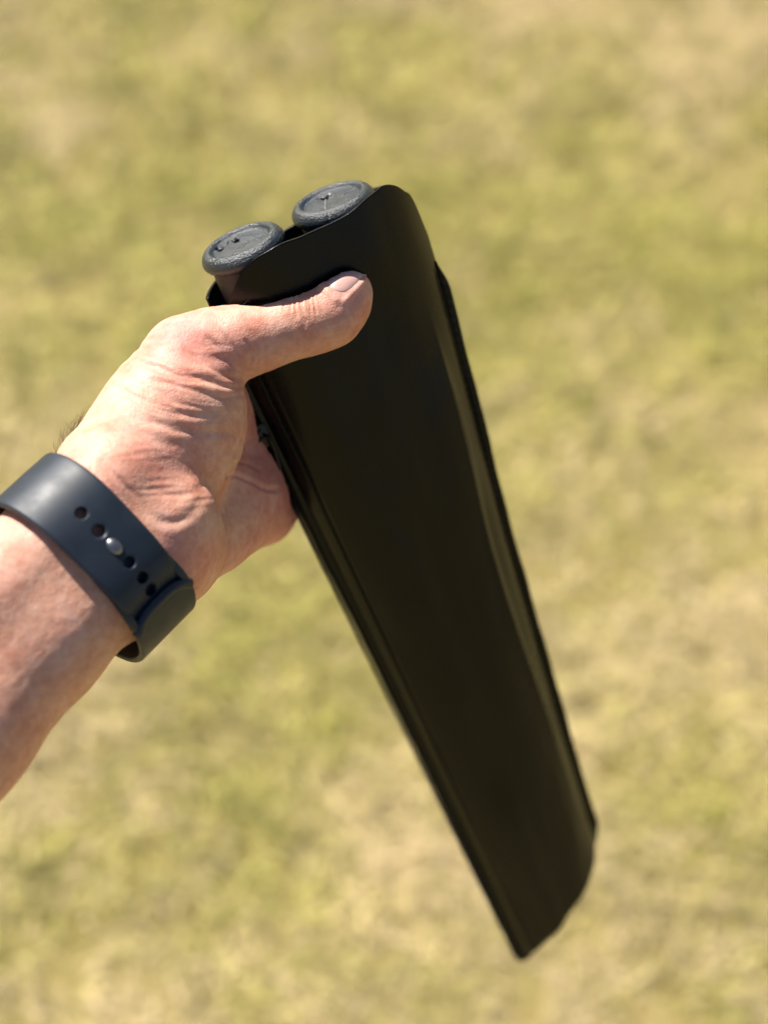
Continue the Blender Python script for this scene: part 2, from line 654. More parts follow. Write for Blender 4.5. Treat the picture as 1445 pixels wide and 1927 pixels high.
def surface_nets(f, lo, hi, h, blk=2):
    big = 4
    n = (np.ceil((hi - lo) / (h * blk * big)).astype(int)) * blk * big + 1
    cn = (n - 1) // blk
    bn = cn // big
    bc = np.stack(np.meshgrid(*[np.arange(c) for c in bn], indexing='ij'), -1).reshape(-1, 3)
    bv = f(lo + (bc + 0.5) * h * blk * big).reshape(bn)
    rep = lambda a, k: np.repeat(np.repeat(np.repeat(a, k, 0), k, 1), k, 2)
    cv = rep(bv, big)
    act0 = np.argwhere(rep(np.abs(bv) < h * blk * big * 1.15, big))
    cv[tuple(act0.T)] = f(lo + (act0 + 0.5) * h * blk)
    near = np.abs(cv) < h * blk * 1.4
    vals = np.repeat(np.repeat(np.repeat(np.where(cv < 0, -1.0, 1.0).reshape(cn), blk, 0), blk, 1), blk, 2)
    vals = np.pad(vals, ((0, 1),) * 3, constant_values=1.0)
    mk = np.repeat(np.repeat(np.repeat(near, blk, 0), blk, 1), blk, 2)
    mk = np.pad(mk, ((0, 1),) * 3)
    mm_ = mk.copy()
    mm_[1:] |= mk[:-1]; k2 = mm_.copy(); k2[:, 1:] |= mm_[:, :-1]; k3 = k2.copy(); k3[:, :, 1:] |= k2[:, :, :-1]
    idx = np.argwhere(k3)
    vals[tuple(idx.T)] = f(lo + idx * h)
    ins = vals < 0
    corners = [(a, b, c) for a in (0, 1) for b in (0, 1) for c in (0, 1)]
    sx, sy, sz = (k - 1 for k in n)
    cnt = sum(ins[a:a + sx, b:b + sy, c:c + sz].astype(np.int8) for a, b, c in corners)
    act = np.argwhere((cnt > 0) & (cnt < 8))
    vid = -np.ones((sx, sy, sz), np.int64)
    vid[tuple(act.T)] = np.arange(len(act))
    acc = np.zeros((len(act), 3)); num = np.zeros(len(act))
    for i, ca in enumerate(corners):
        for cb in corners[i + 1:]:
            if sum(abs(x - y) for x, y in zip(ca, cb)) != 1: continue
            va = vals[tuple((act + ca).T)]; vb = vals[tuple((act + cb).T)]
            cr = (va < 0) != (vb < 0)
            t = np.where(cr, va / np.where(va - vb == 0, 1, va - vb), 0)
            pos = act + np.array(ca) + t[:, None] * (np.array(cb) - np.array(ca))
            acc += np.where(cr[:, None], pos, 0); num += cr
    V = lo + acc / num[:, None] * h
    Q = []
    for ax in range(3):
        o1, o2 = [(1, 2), (2, 0), (0, 1)][ax]
        sl0 = [slice(None)] * 3; sl1 = [slice(None)] * 3
        sl0[ax] = slice(0, -1); sl1[ax] = slice(1, None)
        a = ins[tuple(sl0)]; b = ins[tuple(sl1)]
        ed = np.argwhere(a != b)
        ok = (ed[:, o1] > 0) & (ed[:, o2] > 0) & (ed[:, o1] < n[o1] - 1) & (ed[:, o2] < n[o2] - 1)
        ed = ed[ok]
        sgn = a[tuple(ed.T)]
        e1 = np.zeros(3, int); e1[o1] = 1; e2 = np.zeros(3, int); e2[o2] = 1
        q = np.stack([vid[tuple((ed - e1 - e2).T)], vid[tuple((ed - e2).T)], vid[tuple(ed.T)], vid[tuple((ed - e1).T)]], 1)
        q[~sgn] = q[~sgn][:, ::-1]
        Q.append(q)
    return V, np.concatenate(Q)


def subdivide(V, Q):
    e = np.concatenate([Q[:, [0, 1]], Q[:, [1, 2]], Q[:, [2, 3]], Q[:, [3, 0]]])
    es = np.sort(e, 1)
    u, inv = np.unique(es[:, 0] * np.int64(len(V)) + es[:, 1], return_inverse=True)
    a = u // len(V); b = u % len(V)
    em = (V[a] + V[b]) / 2
    fc = V[Q].mean(1)
    nV, nE, nQ = len(V), len(u), len(Q)
    inv = inv.reshape(4, nQ) + nV
    fi = np.arange(nQ) + nV + nE
    q = []
    for k in range(4):
        q.append(np.stack([Q[:, k], inv[k], fi, inv[k - 1]], 1))
    return np.concatenate([V, em, fc]), np.concatenate(q)


def vnormals(V, Q):
    n = np.cross(V[Q[:, 2]] - V[Q[:, 0]], V[Q[:, 3]] - V[Q[:, 1]])
    out = np.zeros_like(V)
    for k in range(4):
        for a in range(3):
            out[:, a] += np.bincount(Q[:, k], weights=n[:, a], minlength=len(V))
    return out / (np.linalg.norm(out, axis=1, keepdims=True) + 1e-15)


def laplace(V, Q, it, lam=0.5):
    i = np.concatenate([Q[:, k] for k in range(4)] + [Q[:, k] for k in range(4)])
    j = np.concatenate([Q[:, (k + 1) % 4] for k in range(4)] + [Q[:, k - 1] for k in range(4)])
    deg = np.bincount(i, minlength=len(V))[:, None]
    for _ in range(it):
        m_ = np.stack([np.bincount(i, weights=V[j, a], minlength=len(V)) for a in range(3)], 1) / np.maximum(deg, 1)
        V = V + lam * (m_ - V)
    return V


allc = ARM + THENAR + HYPO + PALM + THUMB + sum(FING, [])
lo = np.min([np.minimum(c[0] - c[2], c[1] - c[3]) for c in allc], 0) - 0.006
hi = np.max([np.maximum(c[0] + c[2], c[1] + c[3]) for c in allc], 0) + 0.006
HV, HQ = surface_nets(hand_sdf, lo, hi, 0.0017)
HV = laplace(HV, HQ, 2)
for _ in range(2):
    HV = HV - hand_sdf(HV)[:, None] * sdf_grad(HV)
HV, HQ = subdivide(HV, HQ)
HV = HV - hand_sdf(HV)[:, None] * vnormals(HV, HQ)
HV, HQ = subdivide(HV, HQ)
HV = laplace(HV, HQ, 2, 0.5)

# --- nail frame on the thumb's last bone
TA = PX(604, 598, .4525); TB = PX(652, 552, .4520)
TL = unit(TB - TA)                                  # along the thumb end
perp = np.array([-TL[1], TL[0], 0.0]); perp = unit(perp)
if perp[1] < 0: perp = -perp
zc = unit(np.cross(TL, perp)); zc = zc if zc[2] > 0 else -zc
NA = math.radians(42)
NN = perp * math.cos(NA) + zc * math.sin(NA)        # out of the nail
NS = np.cross(TL, NN)                               # across the nail
if NS[2] < 0: NS = -NS
NC = PX(641, 567, .4523)                            # centre of curvature under the nail root
NAIL_L, NAIL_HALF = 0.0117, math.radians(55)


def nail_coord(p):
    q = p - NC
    l = q @ TL
    a = np.arctan2(q @ NS, q @ NN)
    return l, a


def shoot(c, d, r0, r1, it=26):
    """distance along d from c where the hand surface is left"""
    a = np.full(len(d), r0); b = np.full(len(d), r1)
    for _ in range(it):
        m_ = (a + b) / 2
        s = hand_sdf(c + d * m_[:, None]) < 0
        a = np.where(s, m_, a); b = np.where(s, b, m_)
    return (a + b) / 2


# --- displacement: wrinkles, creases and folds of the skin
HN = vnormals(HV, HQ)
dep = -HV[:, 2]
U = 722.5 + FPX * HV[:, 0] / dep
Vp = 963.5 - FPX * HV[:, 1] / dep
front = sstep(0.05, 0.45, HN[:, 2])
anyf = sstep(-0.35, 0.15, HN[:, 2])
disp = np.zeros(len(HV))


def poly_dist(pl, U, Vp):
    best = np.full(len(U), 1e9); along = np.zeros(len(U)); acc = 0
    pl = np.array(pl, float)
    tot = np.linalg.norm(np.diff(pl, axis=0), axis=1).sum()
    for a, b in zip(pl[:-1], pl[1:]):
        e = b - a; l = np.linalg.norm(e)
        t = np.clip(((U - a[0]) * e[0] + (Vp - a[1]) * e[1]) / (l * l), 0, 1)
        dx = U - a[0] - t * e[0]; dy = Vp - a[1] - t * e[1]
        dd = np.hypot(dx, dy)
        m_ = dd < best
        best[m_] = dd[m_]; along[m_] = ((acc + t * l) / tot)[m_]
        acc += l
    return best, along


def smooth_pl(pl, n=8):
    pl = np.array(pl, float)
    t = np.arange(len(pl)); tt = np.linspace(0, len(pl) - 1, (len(pl) - 1) * n + 1)
    return np.stack([interp_smooth(t, pl[:, 0], tt), interp_smooth(t, pl[:, 1], tt)], 1) if len(pl) > 2 else pl


wob = np.stack([U / 40, Vp / 40, dep * 0], 1)
wx = vnoise(wob, 21) * 3.0


def crease(pl, depth, width, mask=front, lip=0.35):
    pl = smooth_pl(pl)
    pad = width * 5 + 4
    ix = np.flatnonzero((U > pl[:, 0].min() - pad) & (U < pl[:, 0].max() + pad) & (Vp > pl[:, 1].min() - pad) & (Vp < pl[:, 1].max() + pad) & (mask > 0))
    if len(ix) == 0:
        return
    dd, t = poly_dist(pl, U[ix], Vp[ix])
    dd = np.abs(dd + wx[ix] * 0.35)
    fade = np.sqrt(np.clip(np.minimum(t, 1 - t) * 5 + 0.12, 0, 1))
    k = fade * mask[ix]
    g_ = np.exp(-(dd / width) ** 2) - lip * np.exp(-((dd - 2.1 * width) / (1.3 * width)) ** 2)
    disp[ix] -= depth * mm * g_ * k


near_th = (dep < 0.458).astype(float)
# broad skin ridges fanning over the ball of the thumb towards the web
fan = np.hypot(U - 560, (Vp - 735))
ang = np.degrees(np.arctan2(Vp - 735, 560 - U))         # 0 = straight left of the web
msk = sstep(0, 30, 455 - U) * sstep(195, 275, U) * sstep(628, 680, Vp) * sstep(880, 810, Vp) * near_th * anyf
q = np.stack([U, Vp, dep], 1)
warp = vnoise(np.stack([U / 70, Vp / 50, U * 0], 1), 31) * 6 + vnoise(np.stack([U / 28, Vp / 22, U * 0], 1), 32) * 1.6
qy = Vp - 0.22 * (U - 330) + 0.0009 * (U - 330) ** 2
rid = np.sin((qy + warp) * 2 * math.pi / 34.0)
am = 0.55 + 0.6 * vnoise(np.stack([U / 60, qy / 26, U * 0], 1), 33)
disp += 0.40 * mm * rid * am * msk
rid2 = np.sin((qy * 1.07 + warp * 1.4 + 5) * 2 * math.pi / 12.0)
am2 = np.clip(0.35 + 0.8 * vnoise(np.stack([U / 45, qy / 20, U * 0], 1), 34), 0, 1)
disp += 0.07 * mm * rid2 * am2 * msk
# fine longitudinal creasing lower on the ball and at the wrist
msk2 = sstep(215, 275, U) * sstep(430, 380, U) * sstep(790, 850, Vp) * sstep(985, 940, Vp) * near_th * anyf
qz = Vp + 0.10 * U + warp
disp += 0.08 * mm * np.sin(qz * 2 * math.pi / 17) * np.clip(0.5 + vnoise(np.stack([U / 50, Vp / 22, U * 0], 1), 35), 0, 1) * msk2

web = near_th * anyf
crease([(482, 704), (462, 690), (446, 664), (430, 640), (418, 622)], 0.38, 4.5, web)
crease([(470, 708), (446, 694), (428, 676), (408, 650), (392, 634)], 0.38, 4.5, web)
crease([(466, 716), (432, 708), (404, 696), (372, 672), (350, 655)], 0.42, 5.5, web)
crease([(462, 728), (430, 728), (390, 716), (345, 698)], 0.38, 5.5, web)
crease([(459, 742), (420, 748), (375, 738), (320, 722), (285, 716)], 0.38, 5.5, web)
crease([(455, 762), (410, 772), (360, 764), (300, 748)], 0.28, 5.5, web)
crease([(470, 690), (474, 672), (470, 652), (462, 640)], 0.30, 3.2, web)
crease([(482, 694), (486, 676), (482, 656)], 0.22, 3.0, web)
# where the ball of the thumb folds onto the palm and wrist
allm = anyf
crease([(230, 902), (262, 945), (292, 975), (330, 984), (352, 974)], 0.30, 8.0, allm)
crease([(286, 918), (318, 930), (345, 932), (376, 918), (392, 896)], 0.22, 7.0, web)
crease([(300, 985), (350, 975), (372, 950), (392, 905)], 0.22, 9.0, allm)
crease([(212, 925), (240, 975), (280, 1030), (300, 1070)], 0.45, 6.0, allm)
crease([(190, 870), (222, 900), (252, 930)], 0.3, 5.0, allm)
# palm lines
pm = anyf * (dep > 0.44)
crease([(392, 912), (412, 902), (440, 895), (470, 905), (500, 920), (524, 921)], 0.50, 4.0, pm)
crease([(402, 890), (430, 868), (452, 842), (458, 815)], 0.45, 4.0, pm)
crease([(430, 870), (462, 872), (490, 886)], 0.25, 3.5, pm)
crease([(330, 1040), (352, 1004), (392, 980), (430, 962)], 0.22, 5.0, pm)
crease([(360, 1090), (400, 1048), (440, 1010), (472, 985)], 0.16, 6.0, pm)
crease([(500, 985), (520, 960), (528, 935)], 0.18, 4.5, pm)
# thumb joint folds
for k in range(9):
    x0 = 531 + k * 7.2 + random.uniform(-1.5, 1.5)
    ln = random.uniform(22, 46)
    crease([(x0, 548), (x0 + 3, 572), (x0 + 5 + random.uniform(-3, 3), 560 + ln)], random.uniform(0.14, 0.34), random.uniform(2.0, 3.0), web)
crease([(572, 664), (568, 640), (571, 618), (574, 605)], 0.16, 4.5, web)
crease([(582, 664), (578, 644), (580, 630)], 0.16, 3.0, web)
crease([(500, 690), (497, 668), (500, 648)], 0.16, 4.0, web)
# broad soft unevenness
disp += 0.30 * mm * vnoise(HV * 55, 41) + 0.12 * mm * vnoise(HV * 160, 42) + 0.045 * mm * vnoise(HV * 420, 43)
# long tendon-like relief and fine lines on the forearm
ew = (HV - WC) @ ELB
uw = (HV - WC) @ WU
disp += 0.04 * mm * vnoise(np.stack([ew * 320, uw * 700, uw * 0], 1), 44) * sstep(0.0, 0.02, ew)

# bed of the nail
nl, na = nail_coord(HV)
inside = sstep(-0.0002, 0.0010, nl) * sstep(NAIL_L + 0.0004, NAIL_L - 0.0006, nl) * sstep(NAIL_HALF - 0.04, NAIL_HALF - 0.16, np.abs(na))
nearn = (np.linalg.norm(HV - NC, axis=1) < 0.022)
fold = np.exp(-((np.abs(na) - NAIL_HALF - 0.09) / 0.11) ** 2) * sstep(-0.002, 0.001, nl) * sstep(NAIL_L + 0.0005, NAIL_L - 0.003, nl)
cut = np.exp(-((nl + 0.0011) / 0.0012) ** 2) * sstep(NAIL_HALF + 0.1, NAIL_HALF - 0.15, np.abs(na))
disp = np.where(nearn, disp * (1 - inside) - 0.0002 * inside + 0.00045 * fold + 0.00045 * cut, disp)
HV2 = HV + HN * disp[:, None]

person = empty('person', tuple(cw(WC)))
tag(person, 'bare left forearm and hand gripping the black case, thumb laid across its front', 'person')
hand = quads_mesh('hand', cw(HV2), HQ[:, ::1], SKIN, person)
hand['label'] = 'lightly tanned left hand and forearm with wrinkled ball of the thumb'

# tone: pinker on palm, finger ends and knuckle; tanner on the forearm
pk = np.zeros(len(HV))
pk += 0.75 * sstep(0.452, 0.468, dep) * (U > 250)
pk += 0.6 * np.exp(-(((U - 345) / 80) ** 2 + ((Vp - 625) / 45) ** 2))
pk += 0.55 * np.exp(-(((U - 670) / 60) ** 2 + ((Vp - 570) / 60) ** 2))
pk += 0.30 * np.exp(-(((U - 470) / 120) ** 2 + ((Vp - 650) / 60) ** 2))
pk += 0.35 * np.exp(-(((U - 330) / 110) ** 2 + ((Vp - 850) / 90) ** 2))
pk += 0.55 * sstep(980, 1030, Vp) * sstep(285, 320, U)
pk += 0.22 * vnoise(HV * 130, 51) + 0.16 * vnoise(HV * 48, 52)
pk = np.clip(pk + 0.12, 0, 1)
tone = np.ones((len(HV), 4), np.float32); tone[:, 0] = pk
ca = hand.data.color_attributes.new('tone', 'FLOAT_COLOR', 'POINT')
ca.data.foreach_set('color', tone.ravel())


def make_nail_plate():
    nu, nv = 41, 41
    l = np.linspace(0, 1, nv)
    P = []; AL = []
    for t in l:
        half = NAIL_HALF * (1 - 0.16 * (1 - t) ** 6)
        root = -0.0006
        a = np.linspace(-1, 1, nu)
        lb = root + 0.0026 * np.abs(a) ** 2.6                     # rounded root
        le = NAIL_L - 0.0034 * np.abs(a) ** 2.4                   # rounded free edge
        ll = lb + (le - lb) * t
        dirs = np.cos(a * half)[:, None] * NN + np.sin(a * half)[:, None] * NS
        c = NC + ll[:, None] * TL
        r = shoot(c, dirs, 0.001, 0.03)
        P.append((c, dirs, r)); AL.append(np.full(nu, t))
    Rr = np.array([p[2] for p in P])
    for _ in range(6):                                            # even the plate out
        K = Rr.copy()
        K[1:-1] = (Rr[:-2] + Rr[1:-1] * 2 + Rr[2:]) / 4
        K[:, 1:-1] = (K[:, :-2] + K[:, 1:-1] * 2 + K[:, 2:]) / 4
        Rr = K
    ea = np.abs(np.linspace(-1, 1, nu))[None, :]
    lift = 0.00010 + 0.00005 * (np.array(AL)) ** 4 - 0.0005 * ea ** 10 - 0.0004 * (1 - np.array(AL)) ** 14 - 0.0005 * np.array(AL) ** 12
    G = np.array([p[0] + p[1] * (Rr[i] + lift[i])[:, None] for i, p in enumerate(P)])
    du = np.gradient(G, axis=1); dv = np.gradient(G, axis=0)
    if np.einsum('ijk,k->ij', np.cross(du, dv), NN).mean() < 0:
        G = G[:, ::-1]
    v, f = solid_sheet(G, 0.0005)
    o = mesh_obj('thumb_nail', v, f, NAIL, person)
    al = np.array(AL).reshape(-1)
    rim = len(v) - 2 * len(al)
    M2 = np.concatenate([al, al, np.full(rim, 0.95)])
    # rim entries follow the order used by solid_sheet
    ridx = [j for j in range(nu)] + [j * nu + nu - 1 for j in range(1, nv)] + [(nv - 1) * nu + j for j in range(nu - 2, -1, -1)] + [j * nu for j in range(nv - 2, 0, -1)]
    M2[-rim:] = al[ridx]
    a = o.data.attributes.new('along', 'FLOAT', 'POINT')
    a.data.foreach_set('value', M2.astype(np.float32))
    o['label'] = 'short pink thumb nail with pale free edge'


make_nail_plate()


def make_hair():
    rs = np.random.default_rng(3)
    parts = []

    def grow(sel, n, lmin, lmax, lean, rad):
        idx = np.flatnonzero(sel)
        if len(idx) == 0: return
        for i in rs.choice(idx, n):
            p = HV2[i]; nrm = HN[i]
            L = rs.uniform(lmin, lmax)
            d = unit(nrm * 0.75 + lean * rs.uniform(0.5, 1.1) + rs.normal(0, 0.28, 3))
            cv = unit(lean + rs.normal(0, 0.7, 3)) - nrm * 0.7
            t = np.linspace(0, 1, 7)[:, None]
            path = p - nrm * 0.0003 + d * L * t + cv * (L * 0.45) * t ** 2
            v, f = tube(path, rad * np.linspace(1, 0.35, 7), 4, cap=False)
            parts.append((v, f))
    up = unit([0.45, 0.75, -0.1])
    sil = (U > 78) & (U < 165) & (Vp > 765) & (Vp < 880) & (HN[:, 2] < 0.12) & (HN[:, 2] > -0.6)
    grow(sil, 120, 0.0025, 0.0064, up, 0.00007)
    dors = (U > 60) & (U < 230) & (Vp > 700) & (Vp < 900) & (HN[:, 2] < -0.4)
    grow(dors, 90, 0.004, 0.008, up, 0.00006)
    th = (U > 455) & (U < 512) & (Vp < 580) & (HN[:, 2] < 0.25) & (HN[:, 2] > -0.5) & (dep < .46)
    grow(th, 14, 0.002, 0.0038, unit([0.8, 0.3, 0]), 0.00005)
    fa = (U < 260) & (Vp > 1150) & (HN[:, 2] > 0.0) & (ew > 0.018)
    grow(fa, 60, 0.002, 0.004, unit([0.2, -0.6, 0.2]), 0.00003)
    v, f = join(parts)
    o = mesh_obj('arm_hair', v, f, HAIR, person)
    tag(o, 'short brown hairs along the back of the wrist', kind='stuff')


make_hair()

# ------------------------------------------------------------------ the stick case
case = empty('stick_case', tuple(cw(CS(0, 0, LEN))))
tag(case, 'long flat black leather case gripped in the hand, zipped along its left edge', 'case')
FL = 0.0026                                        # seam allowance
XF = np.array([-1.0, -0.86, -0.66, -0.40, -0.10, 0.25, 0.55, 0.74, 0.86, 0.95, 1.0])
TOPF = np.array([25, 10, 0.5, -3.0, -2.5, -2.5, -4.0, -3.2, 1.8, 9.0, 22]) * mm
TOPB = np.array([9, 8, 7.5, 7, 5.5, 4, 2.5, 2.5, 4, 11, 26]) * mm
XB = np.array([-1.0, -0.7, -0.3, 0.1, 0.5, 0.8, 1.0])
BOT = np.array([19.0, 10.5, 2.2, -4.5, -11.0, -17.5, -24]) * mm


def panel(front_side, nu=201, nv=220):
    x = np.sin(np.linspace(-1, 1, nu) * math.pi / 2 * 0.995) / math.sin(math.pi / 2 * 0.995)
    x = 0.55 * x + 0.45 * np.linspace(-1, 1, nu)
    st = interp_smooth(XF, TOPF if front_side else TOPB, x)
    sb = LEN + interp_smooth(XB, BOT, x)
    tt = np.linspace(0, 1, nv) ** 1.25
    S = st[None, :] * (1 - tt[:, None]) + sb[None, :] * tt[:, None]
    X = np.broadcast_to(x, S.shape)
    W = half_w(S); H = half_h(S)
    n = H * dome(X)
    sg = 1 if front_side else -1
    # leather handling: soft dents, the bend over the right stick, pull at the zip
    P3 = np.stack([X * 3.2, S * 22, S * 0], -1).reshape(-1, 3)
    n = n + (0.0009 * vnoise(P3, 61) + 0.00012 * vnoise(P3 * 2.7, 62)).reshape(S.shape) * (1 - np.abs(X) ** 4)
    if front_side:
        rx = 0.70 + 0.05 * np.sin(S * 30)
        ridge = np.where(X > rx, np.exp(-np.abs(X - rx) / 0.05), np.exp(-np.abs(X - rx) / 0.12)) * sstep(0.035, 0.085, S) * sstep(0.30, 0.20, S)
        n = n + 0.0022 * ridge
        n = n - 0.0016 * np.exp(-((X + 0.03) / 0.28) ** 2) * sstep(LEN * 0.9, 0.0, S)       # dip between the sticks
        run = sstep(0.018, 0.030, S)
        n = n + run * (0.0004 * sstep(-0.868, -0.885, X) * sstep(-1.0, -0.985, X) - 0.0007 * np.exp(-((X + 0.862) / 0.010) ** 2)
                       + 0.0002 * np.exp(-((X + 0.830) / 0.018) ** 2) - 0.0005 * np.exp(-((X - 0.958) / 0.010) ** 2) * sstep(0.03, 0.04, S))
        tip = sstep(0.035, -0.01, S) * sstep(0.4, -0.2, X) * 0.0015
        n = n + tip
    wv = X * np.where(X > 0, half_r(S), W)
    G = CS(wv, sg * (n + 0.0006), S)
    if not front_side:
        G = G[:, ::-1]
    return G


for fs, nm in ((True, 'front_panel'), (False, 'back_panel')):
    G = panel(fs)
    du = np.gradient(G, axis=1); dv = np.gradient(G, axis=0)
    if np.einsum('ijk,k->ij', np.cross(du, dv), Nn if fs else -Nn).mean() < 0:
        G = G[:, ::-1]
    v, f = solid_sheet(G, 0.0011)
    mesh_obj(nm, v, f, LEATHER, case)


def edge_strip(side, s0, s1, w0, w1, n0, n1, nv=160, wob=0.00025):
    """flat strip (box section, rounded) along one edge: w offsets beyond half_w"""
    s = np.linspace(s0, s1, nv)
    sec = []
    m_ = 3
    wa, wb, na_, nb = w0, w1, n0, n1
    r = min(abs(wb - wa), abs(nb - na_)) * 0.3
    pts = []
    for cx, cy, a0 in ((wb - r, nb - r, 0), (wa + r, nb - r, 90), (wa + r, na_ + r, 180), (wb - r, na_ + r, 270)):
        for k in range(m_ + 1):
            a = math.radians(a0 + 90 * k / m_)
            pts.append((cx + r * math.cos(a), cy + r * math.sin(a)))
    pts = np.array(pts)
    jit = vnoise(np.stack([s * 60, s * 0, s * 0 + side], 1), 71) * wob
    Wv = (half_r(s) if side > 0 else half_w(s)) + jit
    tp = sstep(-0.3, 1, (s - s0) / 0.012) * (sstep(-0.1, 1, (s1 - s) / 0.012) if side > 0 else 1)
    ring = np.array([CS(side * (Wv[i] + wa + (pts[:, 0] - wa) * tp[i]), pts[:, 1], np.full(len(pts), s[i])) for i in range(nv)])
    # taper the top end in
    k = sstep(0, 0.03, np.linspace(0, 1, nv))
    f = grid_faces(len(pts), nv, wrap_u=True)
    f.append(tuple(range(len(pts)))); f.append(tuple(reversed(range((nv - 1) * len(pts), nv * len(pts)))))
    return ring.reshape(-1, 3), f


v, f = edge_strip(1, 0.031, LEN - 0.020, -0.0006, FL, -0.0013, 0.0016)
mesh_obj('sewn_edge', v, f, LEATHER, case)
# zipper edge on the left
v, f = edge_strip(-1, 0.058, LEN + 0.0220, -0.001, 0.0026, -0.0013, 0.0013)
mesh_obj('zipper_tape', v, f, TAPE, case)
v, f = edge_strip(-1, 0.030, LEN + 0.0205, -0.0022, 0.0014, 0.0010, 0.0026)
mesh_obj('zipper_binding', v, f, LEATHER, case)
parts = []
for s in np.arange(0.066, LEN + 0.0205, 0.00155):
    W = float(half_w(s))
    for k, sg in ((0, 1), (0.00078, -1)):
        c = CS(-(W + 0.0031), 0.0007 * sg, s + k)
        path = [c + Wd * 0.0009 + Nn * 0.0009 * sg, c - Wd * 0.0007 + Nn * 0.0006 * sg, c - Wd * 0.0009 - Nn * 0.0005 * sg]
        parts.append(tube(path, 0.00042, 5))
v, f = join(parts)
tag(mesh_obj('zipper_teeth', v, f, TEETH, case), kind='stuff')


def rbox(c, ax, half, r=0.25, seg=3):
    """rounded box through a bmesh bevel; ax rows = local axes"""
    bm = bmesh.new()
    bmesh.ops.create_cube(bm, size=2)
    for v_ in bm.verts:
        v_.co = Vector((v_.co.x * half[0], v_.co.y * half[1], v_.co.z * half[2]))
    bmesh.ops.bevel(bm, geom=bm.edges[:], offset=min(half) * 2 * r, segments=seg, affect='EDGES', profile=0.5)
    vs = np.array([v_.co[:] for v_ in bm.verts]) @ np.asarray(ax) + c
    for i, v_ in enumerate(bm.verts): v_.index = i
    fs = [tuple(v_.index for v_ in fc.verts) for fc in bm.faces]
    bm.free()
    return vs, fs


ss = 0.060
W = float(half_w(ss))
ax3 = np.array([Wd, Nn, A])
sl = mesh_obj('zipper_slider', *join([rbox(CS(-(W + 0.0034), 0.0022, ss), ax3, (0.0030, 0.0008, 0.0045)),
                                      rbox(CS(-(W + 0.0034), -0.0020, ss), ax3, (0.0030, 0.0008, 0.0045)),
                                      rbox(CS(-(W + 0.0034), 0.0, ss - 0.0028), ax3, (0.0010, 0.0022, 0.0012)),
                                      rbox(CS(-(W + 0.0034), 0.0036, ss - 0.001), ax3, (0.0007, 0.0008, 0.0022))]), SLIDER, case)
pull_path = [CS(-(W + 0.0034) + a, 0.0042 + b, ss + c) for a, b, c in ((0.0022, 0, 0.0005), (0.0024, -0.0002, 0.006), (0.0016, -0.0006, 0.013), (0, -0.0008, 0.0145), (-0.0016, -0.0006, 0.013), (-0.0024, -0.0002, 0.006), (-0.0022, 0, 0.0005), (0, 0.0003, 0), (0.0022, 0, 0.0005))]
mesh_obj('zipper_pull', *tube(pull_path, 0.00075, 7), SLIDER, sl)


def stitches(side, off, s0, s1, front_n, pitch=0.0036):
    parts = []
    for s in np.arange(s0, s1, pitch):
        W = float(half_r(s) if side > 0 else half_w(s)); H = float(half_h(s))
        if off >= 0:
            w = W + off; n = front_n
            q = [CS(side * w, n - 0.0005, s), CS(side * w, n + 0.0001, s + pitch * 0.2), CS(side * w, n + 0.0001, s + pitch * 0.6), CS(side * w, n - 0.0005, s + pitch * 0.8)]
        else:
            q = []
            for t_, dn in ((0, -0.0005), (0.2, 0.00015), (0.6, 0.00015), (0.8, -0.0005)):
                s2 = s + pitch * t_
                W2 = float(half_w(s2)); x = side * (W2 + off) / W2
                q.append(CS(side * (W2 + off), float(half_h(s2) * dome(x)) + 0.0003 + dn, s2))
        parts.append(tube(q, 0.0003, 5))
    return join(parts)


v, f = join([stitches(1, 0.0006, 0.036, LEN - 0.028, 0.0016), stitches(-1, -0.0050, 0.034, LEN + 0.010, 0.0)])
tag(mesh_obj('stitching', v, f, THREAD, case), kind='stuff')

# closed bottom of the case
xb = np.linspace(-1, 1, 60)
sbv = LEN + interp_smooth(XB, BOT, xb) - 0.002
Wb = half_w(sbv); Hb = half_h(sbv) * dome(xb)
rows = []
for t_ in np.linspace(-1, 1, 9):
    rows.append(CS(xb * Wb * 0.985, t_ * Hb * 0.97, sbv))
G = np.array(rows)
du = np.gradient(G, axis=1); dv = np.gradient(G, axis=0)
if np.einsum('ijk,k->ij', np.cross(du, dv), A).mean() < 0:
    G = G[:, ::-1]
v, f = solid_sheet(G, 0.0012)
mesh_obj('base', v, f, LEATHER, case)

